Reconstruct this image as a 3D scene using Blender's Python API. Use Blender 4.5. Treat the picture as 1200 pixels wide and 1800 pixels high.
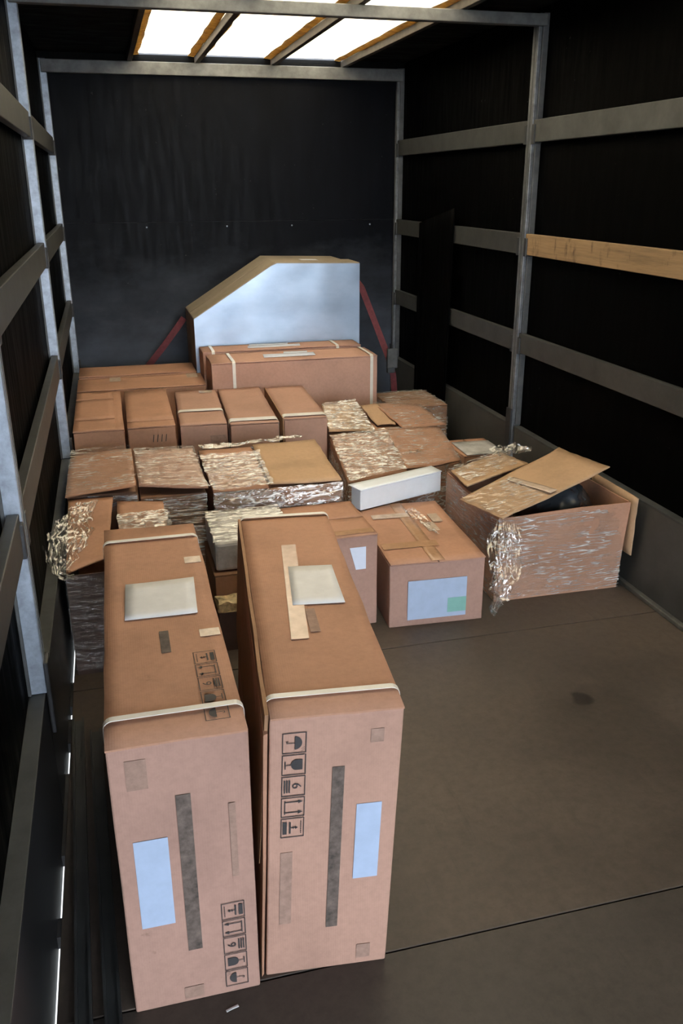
import bpy, bmesh, math, random
from mathutils import Vector, Matrix, noise

for o in list(bpy.data.objects):
    bpy.data.objects.remove(o, do_unlink=True)
S = bpy.context.scene
C = S.collection

# ------------------------------------------------------------------ camera
F_PX, YAW, PIT, ROL, CAM_H = 1509.3, 0.2568, -0.3638, -0.0032, 1.6965
cd = bpy.data.cameras.new('camera')
cam = bpy.data.objects.new('camera', cd)
C.objects.link(cam)
cd.sensor_fit = 'VERTICAL'
cd.sensor_height = 36.0
cd.lens = F_PX / 1800.0 * 36.0
cd.clip_start = 0.02
fwd = Vector((math.sin(YAW) * math.cos(PIT), math.cos(YAW) * math.cos(PIT), math.sin(PIT)))
rgt = Vector((math.cos(YAW), -math.sin(YAW), 0))
upv = rgt.cross(fwd)
r2 = rgt * math.cos(ROL) + upv * math.sin(ROL)
u2 = -rgt * math.sin(ROL) + upv * math.cos(ROL)
m = Matrix((r2, u2, -fwd)).transposed().to_4x4()
m.translation = Vector((0, 0, CAM_H))
cam.matrix_world = m
S.camera = cam

# ------------------------------------------------------------------ world, exposure
world = bpy.data.worlds.new('overcast_sky')
S.world = world
world.use_nodes = True
bgn = world.node_tree.nodes['Background']
bgn.inputs['Color'].default_value = (0.86, 0.93, 1.0, 1)
bgn.inputs['Strength'].default_value = 5.0
vs = S.view_settings
vs.view_transform = 'Standard'
vs.look = 'None'
vs.gamma = 1.0
vs.use_curve_mapping = False
vs.exposure = 1.6
S.cycles.use_denoising = True
S.cycles.max_bounces = 10
S.cycles.diffuse_bounces = 5
S.cycles.transparent_max_bounces = 16
S.cycles.caustics_reflective = False
S.cycles.caustics_refractive = False

# ------------------------------------------------------------------ room dimensions (metres)
XR, XL, YB = 2.135, -0.265, 6.5584
Y0 = -2.60            # unseen rear opening of the cargo body, set far back to even out the light
POSTS = (-0.05, 2.15, 4.35, 6.53)
ZROOF = 2.50
ZK = 0.415

# ------------------------------------------------------------------ materials
def nt(name):
    mt = bpy.data.materials.new(name)
    mt.use_nodes = True
    n = mt.node_tree
    return mt, n, n.nodes['Principled BSDF']

def node(n, t, **kw):
    x = n.nodes.new(t)
    for k, v in kw.items():
        if k in x.inputs.keys():
            x.inputs[k].default_value = v
        else:
            setattr(x, k, v)
    return x

def coords(n, scale=(1, 1, 1), rot=(0, 0, 0)):
    tc = n.nodes.new('ShaderNodeTexCoord')
    mp = n.nodes.new('ShaderNodeMapping')
    mp.inputs['Scale'].default_value = scale
    mp.inputs['Rotation'].default_value = rot
    n.links.new(tc.outputs['Object'], mp.inputs['Vector'])
    return mp.outputs['Vector']

def noise_n(n, vec, scale, detail=4, rough=0.6):
    x = node(n, 'ShaderNodeTexNoise', Scale=scale, Detail=detail, Roughness=rough)
    n.links.new(vec, x.inputs['Vector'])
    return x.outputs['Fac']

def ramp(n, fac, stops):
    r = n.nodes.new('ShaderNodeValToRGB')
    el = r.color_ramp.elements
    while len(el) < len(stops):
        el.new(0.5)
    for e, (p, c) in zip(el, stops):
        e.position = p
        e.color = (*c, 1) if len(c) == 3 else c
    n.links.new(fac, r.inputs['Fac'])
    return r.outputs['Color']

def mixc(n, fac, a, b, mode='MIX'):
    x = n.nodes.new('ShaderNodeMix')
    x.data_type = 'RGBA'
    x.blend_type = mode
    for sock, v in ((x.inputs[0], fac), (x.inputs[6], a), (x.inputs[7], b)):
        if hasattr(v, 'is_linked'):
            n.links.new(v, sock)
        else:
            sock.default_value = v if not isinstance(v, tuple) or len(v) == 4 else (*v, 1)
    return x.outputs[2]

def bump(n, p, height, strength, dist=0.01):
    b = node(n, 'ShaderNodeBump', Strength=strength, Distance=dist)
    n.links.new(height, b.inputs['Height'])
    n.links.new(b.outputs['Normal'], p.inputs['Normal'])
    return b

def sc(c, k):
    return tuple(min(1, x * k) for x in c)

def cardboard(name, base, seed=0.0, stain=1.0, rough=0.72):
    mt, n, p = nt(name)
    v = coords(n)
    v2 = n.nodes.new('ShaderNodeVectorMath'); v2.operation = 'ADD'
    oi = n.nodes.new('ShaderNodeObjectInfo')
    n.links.new(v, v2.inputs[0]); n.links.new(oi.outputs['Location'], v2.inputs[1])
    vv = v2.outputs[0]
    big = noise_n(n, vv, 4.5, 5, 0.6)
    fine = noise_n(n, vv, 60, 4, 0.7)
    c1 = ramp(n, big, [(0.25, sc(base, 1 - 0.22 * stain)), (0.5, base), (0.8, sc(base, 1.10))])
    c2 = ramp(n, fine, [(0.2, (0.86, 0.86, 0.86)), (0.6, (1, 1, 1))])
    col = mixc(n, 1.0, c1, c2, 'MULTIPLY')
    # scuffs
    sp = noise_n(n, vv, 17, 6, 0.75)
    scuff = ramp(n, sp, [(0.66, (0, 0, 0)), (0.74, (1, 1, 1))])
    col = mixc(n, scuff, col, mixc(n, 0.3, col, (0.10, 0.06, 0.04)))
    n.links.new(col, p.inputs['Base Color'])
    p.inputs['Roughness'].default_value = rough
    p.inputs['Specular IOR Level'].default_value = 0.25
    w = node(n, 'ShaderNodeTexWave', Scale=60, Distortion=1.0, Detail=1)
    n.links.new(v, w.inputs['Vector'])
    ad = n.nodes.new('ShaderNodeMath'); ad.operation = 'MULTIPLY_ADD'
    ad.inputs[1].default_value = 0.02
    n.links.new(w.outputs['Fac'], ad.inputs[0]); n.links.new(big, ad.inputs[2])
    bump(n, p, ad.outputs[0], 0.22, 0.02)
    return mt

M = {}
M['card'] = cardboard('cardboard', (0.43, 0.236, 0.157))
M['card_pink'] = cardboard('cardboard_pinkish', (0.43, 0.258, 0.200), stain=0.7)
M['card_tan'] = cardboard('cardboard_dull_pink', (0.385, 0.235, 0.190), stain=0.7)
M['card_light'] = cardboard('cardboard_pale_pink', (0.50, 0.300, 0.235), stain=0.5)
M['card_gold'] = cardboard('cardboard_golden', (0.46, 0.300, 0.185))
M['card_dark'] = cardboard('cardboard_brown', (0.30, 0.165, 0.105))
M['card_black'] = cardboard('dark_wrapped_cardboard', (0.085, 0.058, 0.052))  # dark wrap colour, darkened further for the shade beside the tall carton
M['card_grey'] = cardboard('cardboard_dusty', (0.27, 0.225, 0.175))
M['card_edge'] = cardboard('cardboard_raw_edge', (0.33, 0.19, 0.11))

def plain(name, col, rough=0.5, metal=0.0, spec=0.5, var=0.12, nscale=12, bumpk=0.0):
    mt, n, p = nt(name)
    v = coords(n)
    f = noise_n(n, v, nscale, 5, 0.65)
    c = ramp(n, f, [(0.25, sc(col, 1 - 2 * var)), (0.75, sc(col, 1 + 2 * var))])
    n.links.new(c, p.inputs['Base Color'])
    p.inputs['Roughness'].default_value = rough
    p.inputs['Metallic'].default_value = metal
    p.inputs['Specular IOR Level'].default_value = spec
    if bumpk:
        bump(n, p, f, bumpk, 0.01)
    return mt

M['paper'] = plain('white_paper', (0.62, 0.67, 0.80), 0.6, var=0.03, nscale=20)
M['paper_blue'] = plain('bluish_label_paper', (0.36, 0.45, 0.62), 0.6, var=0.04, nscale=20)
M['paper_warm'] = plain('grey_white_paper', (0.62, 0.63, 0.66), 0.6, var=0.04, nscale=20)
M['white_board'] = plain('white_coated_board', (0.72, 0.77, 0.84), 0.4, var=0.03)
M['strap'] = plain('white_plastic_band', (0.70, 0.68, 0.64), 0.35, var=0.06)
M['ink'] = plain('black_print', (0.035, 0.032, 0.034), 0.7, var=0.2)
M['teal'] = plain('teal_print', (0.20, 0.42, 0.38), 0.7, var=0.05)
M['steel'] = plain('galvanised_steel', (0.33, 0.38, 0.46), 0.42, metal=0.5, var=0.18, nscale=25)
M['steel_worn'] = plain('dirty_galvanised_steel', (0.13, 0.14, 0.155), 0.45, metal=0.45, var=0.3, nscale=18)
M['steel_dark'] = plain('dark_steel', (0.09, 0.095, 0.10), 0.5, metal=0.5, var=0.2)
M['bracket'] = plain('black_bracket_steel', (0.035, 0.036, 0.04), 0.5, metal=0.3, var=0.2)
M['slat'] = plain('grey_weathered_slat', (0.033, 0.035, 0.035), 0.5, var=0.22, nscale=9, bumpk=0.1)
M['slat_pale'] = plain('pale_grey_slat', (0.046, 0.049, 0.050), 0.5, var=0.25, nscale=7, bumpk=0.1)
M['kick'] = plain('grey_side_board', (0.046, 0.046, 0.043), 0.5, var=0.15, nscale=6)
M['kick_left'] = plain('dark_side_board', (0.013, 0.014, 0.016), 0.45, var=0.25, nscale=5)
M['kick_trim'] = plain('worn_aluminium_trim', (0.11, 0.11, 0.10), 0.45, metal=0.4, var=0.25, nscale=14)
M['red_web'] = plain('dark_red_webbing', (0.12, 0.020, 0.030), 0.7, var=0.2, nscale=30)
M['bag'] = plain('black_plastic', (0.030, 0.036, 0.043), 0.27, spec=0.8, var=0.2)
M['tan_tape'] = plain('brown_packing_tape', (0.42, 0.25, 0.15), 0.22, var=0.1, nscale=30)
M['pale_tape'] = plain('pale_packing_tape', (0.50, 0.39, 0.31), 0.25, var=0.12, nscale=40)
M['clear_tape'] = plain('clear_packing_tape', (0.46, 0.315, 0.24), 0.18, var=0.08, nscale=30)
M['concrete'] = plain('pale_ground', (0.20, 0.195, 0.185), 0.9, var=0.08, nscale=2)
M['smudge'] = plain('faded_brown_print', (0.29, 0.185, 0.145), 0.75, var=0.15, nscale=40)
M['inkband'] = plain('dark_brown_print', (0.105, 0.080, 0.068), 0.75, var=0.35, nscale=45)
M['foam'] = plain('white_film_wrapped_block', (0.46, 0.46, 0.47), 0.35, var=0.2, nscale=14, bumpk=0.3)
M['straw'] = plain('torn_yellow_board', (0.55, 0.44, 0.26), 0.8, var=0.35, nscale=35, bumpk=0.5)

def wood_slat():
    mt, n, p = nt('bare_wood_slat')
    v = coords(n, (6, 0.8, 14))
    f = noise_n(n, v, 3.0, 7, 0.7)
    v2 = coords(n, (1, 3.0, 1))
    g = noise_n(n, v2, 6.0, 5, 0.7)
    c = ramp(n, f, [(0.25, (0.13, 0.082, 0.044)), (0.5, (0.26, 0.168, 0.088)), (0.8, (0.34, 0.224, 0.122))])
    st = ramp(n, g, [(0.56, (1, 1, 1)), (0.70, (0.35, 0.3, 0.28))])
    n.links.new(mixc(n, 1.0, c, st, 'MULTIPLY'), p.inputs['Base Color'])
    p.inputs['Roughness'].default_value = 0.7
    bump(n, p, f, 0.2)
    return mt
M['wood'] = wood_slat()

def wall_ply(name, col, rough, stretch, spec=0.25, low_tint=None):
    mt, n, p = nt(name)
    v = coords(n, stretch)
    f = noise_n(n, v, 2.2, 6, 0.65)
    c = ramp(n, f, [(0.3, sc(col, 0.65)), (0.7, sc(col, 1.5))])
    v3 = coords(n)
    s = noise_n(n, v3, 38, 2, 0.4)
    mark = ramp(n, s, [(0.755, (0, 0, 0)), (0.78, (1, 1, 1))])
    c = mixc(n, mark, c, (0.03, 0.03, 0.03, 1))
    if low_tint:
        # pale blue-grey tint broken by noise, stronger towards the bottom
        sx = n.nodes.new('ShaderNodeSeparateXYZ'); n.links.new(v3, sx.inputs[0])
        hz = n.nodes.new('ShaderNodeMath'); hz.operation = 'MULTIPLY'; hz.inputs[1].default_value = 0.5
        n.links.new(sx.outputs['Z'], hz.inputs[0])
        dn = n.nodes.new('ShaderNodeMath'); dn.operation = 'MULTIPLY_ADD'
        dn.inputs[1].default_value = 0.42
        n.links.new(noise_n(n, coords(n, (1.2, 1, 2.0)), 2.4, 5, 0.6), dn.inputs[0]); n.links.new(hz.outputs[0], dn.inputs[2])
        c = mixc(n, ramp(n, dn.outputs[0], [(0.42, (1, 1, 1)), (0.62, (0.42, 0.42, 0.42)), (0.86, (0.0, 0.0, 0.0))]), c, low_tint)
    n.links.new(c, p.inputs['Base Color'])
    rr = ramp(n, noise_n(n, v, 5, 4), [(0.3, (rough * 0.8,) * 3), (0.75, (rough * 1.35,) * 3)])
    n.links.new(rr, p.inputs['Roughness'])
    p.inputs['Specular IOR Level'].default_value = spec
    bump(n, p, f, 0.04, 0.02)
    return mt
M['wall_back'] = wall_ply('black_film_faced_plywood', (0.0026, 0.0031, 0.0052), 0.42, (5, 5, 0.7), 0.06)
M['wall_back_low'] = wall_ply('black_plywood_paler_low', (0.0026, 0.0031, 0.0052), 0.42, (5, 5, 0.7), 0.06, (0.070, 0.082, 0.108, 1))
M['wall_side'] = wall_ply('black_side_cover', (0.0007, 0.0007, 0.0007), 0.60, (1.2, 6, 0.6), 0.02)

def floor_mat(name='worn_grey_brown_floor_board', k=(1, 1, 1)):
    mt, n, p = nt(name)
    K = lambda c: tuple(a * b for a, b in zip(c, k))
    v = coords(n)
    f = noise_n(n, v, 1.6, 7, 0.62)
    c = ramp(n, f, [(0.28, K((0.046, 0.0375, 0.0305))), (0.5, K((0.074, 0.057, 0.046))), (0.75, K((0.102, 0.078, 0.061)))])
    g = noise_n(n, v, 30, 5, 0.75)
    c2 = ramp(n, g, [(0.25, (0.72, 0.72, 0.72)), (0.6, (1.06, 1.06, 1.06))])
    c = mixc(n, 1.0, c, c2, 'MULTIPLY')
    # drag marks along the length and across
    v2 = coords(n, (9, 0.6, 1), (0, 0, 0.5))
    h = noise_n(n, v2, 4, 6, 0.7)
    c = mixc(n, ramp(n, h, [(0.60, (0, 0, 0)), (0.72, (0.5, 0.5, 0.5))]), c, (0.040, 0.034, 0.030, 1))
    v4 = coords(n, (1, 1, 1))
    big = noise_n(n, v4, 0.9, 3, 0.5)
    c = mixc(n, ramp(n, big, [(0.50, (0, 0, 0)), (0.72, (0.55, 0.55, 0.55))]), c, (0.048, 0.043, 0.040, 1))
    # the one dark oil spot
    sub = n.nodes.new('ShaderNodeVectorMath'); sub.operation = 'DISTANCE'
    wob = node(n, 'ShaderNodeTexNoise', Scale=14.0, Detail=3.0)
    n.links.new(v, wob.inputs['Vector'])
    add = n.nodes.new('ShaderNodeVectorMath'); add.operation = 'MULTIPLY_ADD'
    n.links.new(wob.outputs['Color'], add.inputs[0])
    add.inputs[1].default_value = (0.07, 0.07, 0.0)
    n.links.new(v, add.inputs[2])
    n.links.new(add.outputs[0], sub.inputs[0])
    sub.inputs[1].default_value = (1.477 + 0.035, 2.297 + 0.035, 0)
    c = mixc(n, ramp(n, sub.outputs['Value'], [(0.030, (0.85, 0.85, 0.85)), (0.046, (0, 0, 0))]), c, (0.012, 0.009, 0.008, 1))
    n.links.new(c, p.inputs['Base Color'])
    n.links.new(ramp(n, f, [(0.3, (0.42,) * 3), (0.7, (0.62,) * 3)]), p.inputs['Roughness'])
    p.inputs['Specular IOR Level'].default_value = 0.35
    bump(n, p, g, 0.15, 0.004)
    return mt
M['floor'] = floor_mat()
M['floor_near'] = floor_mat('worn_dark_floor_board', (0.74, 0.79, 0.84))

def roof_translucent(name='translucent_roof_sheet', ca=(0.72, 0.63, 0.49), cb=(0.82, 0.74, 0.61), nsc=7):
    mt, n, p = nt(name)
    out = n.nodes['Material Output']
    v = coords(n)
    f = noise_n(n, v, nsc, 6, 0.7)
    col = ramp(n, f, [(0.3, ca), (0.6, cb)])
    # yellowed grime along the bars (its own pattern)
    tr = n.nodes.new('ShaderNodeBsdfTranslucent')
    df = n.nodes.new('ShaderNodeBsdfDiffuse')
    n.links.new(col, tr.inputs['Color'])
    df.inputs['Color'].default_value = (0.6, 0.58, 0.5, 1)
    mx = n.nodes.new('ShaderNodeMixShader')
    mx.inputs[0].default_value = 0.78
    n.links.new(df.outputs[0], mx.inputs[1]); n.links.new(tr.outputs[0], mx.inputs[2])
    n.links.new(mx.outputs[0], out.inputs['Surface'])
    return mt
M['roof_light'] = roof_translucent()
M['grime'] = roof_translucent('yellow_stained_roof_sheet', (0.10, 0.055, 0.015), (0.34, 0.24, 0.10), 16)
M['bar'] = plain('stained_roof_bar', (0.045, 0.034, 0.022), 0.6, var=0.3, nscale=14)
M['roof_dark'] = wall_ply('dark_roof_board', (0.005, 0.005, 0.005), 0.6, (1, 3, 1), 0.05)
M['beam'] = plain('grey_cross_beam', (0.13, 0.135, 0.135), 0.5, metal=0.2, var=0.25, nscale=10)

def foil():
    mt, n, p = nt('silver_foil_face')
    v = coords(n, (1, 1, 1.6))
    f = noise_n(n, v, 3.2, 5, 0.55)
    c = ramp(n, f, [(0.3, (0.29, 0.37, 0.49)), (0.7, (0.41, 0.50, 0.63))])
    n.links.new(c, p.inputs['Base Color'])
    p.inputs['Metallic'].default_value = 0.75
    p.inputs['Roughness'].default_value = 0.36
    g = noise_n(n, coords(n, (0.7, 1, 2), (0, 0.35, 0)), 3, 2, 0.4)
    bump(n, p, g, 0.15, 0.02)
    return mt
M['foil'] = foil()

def film(name, base, streak, scale=(1, 1, 1), rot=(0, 0, 0), bs=0.7, nsc=9, width=0.035, haze=0.03, rough=0.09, det=2.5):
    """clear stretch film: see-through, sharp gloss on its skin, pale stretched creases"""
    mt, n, p = nt(name)
    out = n.nodes['Material Output']
    n.nodes.remove(p)
    v = coords(n, scale, rot)
    f = noise_n(n, v, nsc, det, 0.5)
    g = noise_n(n, coords(n), 5, 3, 0.5)
    b = node(n, 'ShaderNodeBump', Strength=bs, Distance=0.04)
    n.links.new(f, b.inputs['Height'])
    tr = n.nodes.new('ShaderNodeBsdfTransparent')
    tr.inputs['Color'].default_value = (0.98, 0.98, 0.97, 1)
    df = n.nodes.new('ShaderNodeBsdfDiffuse'); df.inputs['Color'].default_value = (0.8, 0.78, 0.75, 1)
    gl = n.nodes.new('ShaderNodeBsdfGlossy')
    gl.inputs['Color'].default_value = (1, 1, 1, 1)
    gl.inputs['Roughness'].default_value = rough
    n.links.new(b.outputs['Normal'], gl.inputs['Normal'])
    g2 = n.nodes.new('ShaderNodeBsdfGlossy')
    g2.inputs['Color'].default_value = (1, 1, 1, 1)
    g2.inputs['Roughness'].default_value = 0.55
    n.links.new(b.outputs['Normal'], g2.inputs['Normal'])
    mw = n.nodes.new('ShaderNodeMixShader'); mw.inputs[0].default_value = 0.5
    n.links.new(df.outputs[0], mw.inputs[1]); n.links.new(g2.outputs[0], mw.inputs[2])
    def mx(fac, a, c):
        m_ = n.nodes.new('ShaderNodeMixShader')
        if hasattr(fac, 'is_linked'):
            n.links.new(fac, m_.inputs[0])
        else:
            m_.inputs[0].default_value = fac
        n.links.new(a, m_.inputs[1]); n.links.new(c, m_.inputs[2])
        return m_.outputs[0]
    s1 = mx(haze, tr.outputs[0], df.outputs[0])
    s2 = mx(base, s1, gl.outputs[0])
    rid = ramp(n, f, [(0.5 - width, (0, 0, 0)), (0.5, (streak,) * 3), (0.5 + width, (0, 0, 0))])
    msk = ramp(n, g, [(0.40, (0.15, 0.15, 0.15)), (0.60, (1, 1, 1))])
    s3 = mx(mixc(n, 1.0, rid, msk, 'MULTIPLY'), s2, mw.outputs[0])
    n.links.new(s3, out.inputs['Surface'])
    return mt
M['film'] = film('clear_stretch_film', 0.09, 0.85, (0.8, 0.8, 9), (0, 0.16, 0.1), width=0.05)
M['film_dark'] = film('dull_stretch_film', 0.06, 0.22, (0.8, 0.8, 9), (0, 0.16, 0.1))
M['film_top'] = film('clear_stretch_film_creased', 0.09, 0.85, (0.9, 7, 1.2), (0, 0, 0.5), width=0.045)
M['film_heavy'] = film('layered_stretch_film', 0.15, 0.95, (1.2, 4.0, 4.0), (0, 0.1, 0.35), width=0.07, haze=0.15)
M['film_bunch'] = film('bunched_stretch_film', 0.15, 0.60, (1.5, 1.5, 1.5), bs=0.5, haze=0.02)

# ------------------------------------------------------------------ object helpers
def link(name, me, mat=None, parent=None):
    o = bpy.data.objects.new(name, me)
    C.objects.link(o)
    if mat is not None:
        me.materials.append(mat)
    if parent is not None:
        o.parent = parent
    return o

def tag(o, label, cat, group=None):
    o['label'] = label
    o['category'] = cat
    if group:
        o['group'] = group
    return o

def struct(o):
    o['kind'] = 'structure'
    return o

def thing(name, label, cat, loc=(0, 0, 0), rz=0.0, group=None):
    o = bpy.data.objects.new(name, None)
    C.objects.link(o)
    o.empty_display_size = 0.1
    o.location = loc
    o.rotation_euler = (0, 0, rz)
    return tag(o, label, cat, group)

def mesh(name, verts, faces, mat, parent=None, smooth=False):
    me = bpy.data.meshes.new(name)
    me.from_pydata([tuple(v) for v in verts], [], faces)
    me.validate()
    bm = bmesh.new(); bm.from_mesh(me)
    bmesh.ops.recalc_face_normals(bm, faces=bm.faces[:])
    bm.to_mesh(me); bm.free()
    if smooth:
        me.polygons.foreach_set('use_smooth', [True] * len(me.polygons))
    return link(name, me, mat, parent)

def bev(o, w=0.003, seg=2):
    b = o.modifiers.new('edge_bevel', 'BEVEL')
    b.width = w
    b.segments = seg
    b.limit_method = 'ANGLE'
    b.angle_limit = math.radians(50)
    return o

def boxm(name, mat, parent, x0, x1, y0, y1, z0, z1, w=0.003):
    v = [(x, y, z) for z in (z0, z1) for y in (y0, y1) for x in (x0, x1)]
    f = [(0, 2, 3, 1), (4, 5, 7, 6), (0, 1, 5, 4), (2, 6, 7, 3), (0, 4, 6, 2), (1, 3, 7, 5)]
    o = mesh(name, v, f, mat, parent)
    if w:
        bev(o, w)
    return o

def nz(p, s, seed):
    return noise.noise_vector(Vector(p) * s + Vector((seed * 7.13, seed * 3.71, seed * 1.37)))

def hexa(name, mat, parent, c, n=8, amp=0.003, seed=0, nscale=5.0, bw=0.004):
    """closed body from 8 corners: bottom fl fr br bl, top fl fr br bl"""
    c = [Vector(p) for p in c]
    def tri(u, v, w):
        b = (c[0] * (1 - u) + c[1] * u) * (1 - v) + (c[3] * (1 - u) + c[2] * u) * v
        t = (c[4] * (1 - u) + c[5] * u) * (1 - v) + (c[7] * (1 - u) + c[6] * u) * v
        return b * (1 - w) + t * w
    bm = bmesh.new()
    for ax in range(3):
        for side in (0, 1):
            g = []
            for i in range(n + 1):
                row = []
                for j in range(n + 1):
                    a = [0, 0, 0]
                    a[ax] = side; a[(ax + 1) % 3] = i / n; a[(ax + 2) % 3] = j / n
                    p = tri(*a)
                    k = amp * (0.0 if a[2] == 0 else 1.0)
                    row.append(bm.verts.new(p + nz(p, nscale, seed) * k))
                g.append(row)
            for i in range(n):
                for j in range(n):
                    bm.faces.new((g[i][j], g[i + 1][j], g[i + 1][j + 1], g[i][j + 1]))
    bmesh.ops.remove_doubles(bm, verts=bm.verts[:], dist=1e-5)
    bmesh.ops.recalc_face_normals(bm, faces=bm.faces[:])
    me = bpy.data.meshes.new(name)
    bm.to_mesh(me); bm.free()
    o = link(name, me, mat, parent)
    if bw:
        bev(o, bw)
    return o

def rect8(x0, x1, y0, y1, z0, z1, sh=0.0):
    return [(x0, y0, z0), (x1, y0, z0), (x1, y1, z0), (x0, y1, z0),
            (x0 + sh, y0, z1), (x1 + sh, y0, z1), (x1 + sh, y1, z1), (x0 + sh, y1, z1)]

def sheet(name, mat, parent, q, th=0.004, nu=10, nv=10, amp=0.003, seed=0, nscale=5.0, bow=0.0, rag=0.0, smooth=True, amp2=0.0):
    """panel with thickness from 4 corners; bow lifts the middle, rag roughens the rim"""
    a, b, c, d = [Vector(p) for p in q]
    nrm = (b - a).cross(d - a).normalized()
    top, bot = [], []
    for i in range(nu + 1):
        for j in range(nv + 1):
            u, v = i / nu, j / nv
            p = (a * (1 - u) + b * u) * (1 - v) + (d * (1 - u) + c * u) * v
            k = nz(p, nscale, seed)
            off = k.z * amp + bow * 16 * u * (1 - u) * v * (1 - v)
            if amp2:
                k2 = nz(p, nscale * 3.3, seed + 5)
                off += (1 - 2 * abs(k2.z)) * amp2
            pp = p + nrm * off
            if rag and (i in (0, nu) or j in (0, nv)):
                r = nz(p, 22, seed + 3)
                pp += (r - nrm * r.dot(nrm)) * rag
            top.append(pp + nrm * th * 0.5)
            bot.append(pp - nrm * th * 0.5)
    n = len(top)
    ix = lambda i, j: i * (nv + 1) + j
    f = []
    for i in range(nu):
        for j in range(nv):
            f.append((ix(i, j), ix(i + 1, j), ix(i + 1, j + 1), ix(i, j + 1)))
            f.append((n + ix(i, j), n + ix(i, j + 1), n + ix(i + 1, j + 1), n + ix(i + 1, j)))
    rim = [ix(i, 0) for i in range(nu)] + [ix(nu, j) for j in range(nv)] + \
          [ix(i, nv) for i in range(nu, 0, -1)] + [ix(0, j) for j in range(nv, 0, -1)]
    for k in range(len(rim)):
        p, q2 = rim[k], rim[(k + 1) % len(rim)]
        f.append((p, n + p, n + q2, q2))
    o = mesh(name, top + bot, f, mat, parent, smooth=False)
    if smooth:
        me = o.data
        me.polygons.foreach_set('use_smooth', [k < 2 * nu * nv for k in range(len(me.polygons))])
    return o

def filmsheet(name, mat, parent, q, nu=26, nv=26, amp=0.006, seed=0, nscale=14.0, bow=0.0, rag=0.012, amp2=0.0):
    """single-skin crumpled film"""
    a, b, c, d = [Vector(p) for p in q]
    nrm = (b - a).cross(d - a).normalized()
    vs_, f = [], []
    for i in range(nu + 1):
        for j in range(nv + 1):
            u, v = i / nu, j / nv
            p = (a * (1 - u) + b * u) * (1 - v) + (d * (1 - u) + c * u) * v
            k = nz(p, nscale, seed); k2 = nz(p, nscale * 2.7, seed + 9)
            off = abs(k.z) * amp + (1 - 2 * abs(k2.x)) * (amp2 or amp * 0.4) + bow * 16 * u * (1 - u) * v * (1 - v)
            pp = p + nrm * off
            if rag and (i in (0, nu) or j in (0, nv)):
                r = nz(p, 18, seed + 3)
                pp += (r - nrm * r.dot(nrm)) * rag
            vs_.append(pp)
    ix = lambda i, j: i * (nv + 1) + j
    for i in range(nu):
        for j in range(nv):
            f.append((ix(i, j), ix(i + 1, j), ix(i + 1, j + 1), ix(i, j + 1)))
    return mesh(name, vs_, f, mat, parent, smooth=True)

def bunch(name, mat, parent, path, wid, n=40, m=14, amp=0.03, seed=0):
    """gathered film: a pleated ribbon along a path with strong folds"""
    pts = [Vector(p) for p in path]
    vs_, f = [], []
    L = len(pts) - 1
    for i in range(n + 1):
        t = i / n * L
        k = min(int(t), L - 1)
        p = pts[k].lerp(pts[k + 1], t - k)
        w = wid[k] * (1 - (t - k)) + wid[k + 1] * (t - k)
        tn = (pts[k + 1] - pts[k]).normalized()
        side = tn.cross(Vector((0.15, 0.1, 1))).normalized()
        nr = side.cross(tn)
        for j in range(m + 1):
            s = j / m - 0.5
            q = p + side * s * w + nr * math.sin(j * 1.9 + i * 0.25) * w * 0.10
            q += nz(q, 13, seed) * amp + nz(q, 34, seed + 2) * amp * 0.45
            vs_.append(q)
    ix = lambda i, j: i * (m + 1) + j
    for i in range(n):
        for j in range(m):
            f.append((ix(i, j), ix(i + 1, j), ix(i + 1, j + 1), ix(i, j + 1)))
    return mesh(name, vs_, f, mat, parent, smooth=True)

def sidewrap(name, mat, parent, quad, z0, z1, off=0.004, amp=0.007, seed=0, nu=26, nv=14, skip=()):
    """film around the vertical sides of a body given its footprint quad"""
    q = [Vector((p[0], p[1], 0)) for p in quad]
    cen = sum(q, Vector()) / 4
    q = [p + (p - cen).normalized() * off * 1.4 for p in q]
    vs_, f = [], []
    sides = [k for k in range(4) if k not in skip]
    for k in sides:
        if len(sides) == 2 and abs(sides[0] - sides[1]) == 2 and vs_:
            mesh(name, vs_, f, mat, parent, smooth=True)
            vs_, f = [], []
        a, b = q[k], q[(k + 1) % 4]
        nr = Vector((b.y - a.y, a.x - b.x, 0)).normalized()
        base = len(vs_)
        for i in range(nu + 1):
            for j in range(nv + 1):
                u, v = i / nu, j / nv
                p = a.lerp(b, u); p.z = z0 + (z1 - z0) * v
                pin = min(1.0, 8 * u, 8 * (1 - u))
                kk = nz(Vector((p.x, p.y, p.z * 2.5)), 12, seed)
                k3 = nz(Vector((p.x, p.y, p.z * 2.5)), 31, seed + 4)
                vs_.append(p + nr * (abs(kk.x) * amp + abs(k3.y) * amp * 0.5) * pin + Vector((0, 0, kk.z * 0.006)))
        for i in range(nu):
            for j in range(nv):
                r = base + i * (nv + 1) + j
                f.append((r, r + nv + 1, r + nv + 2, r + 1))
    return mesh(name, vs_, f, mat, parent, smooth=True)

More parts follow.
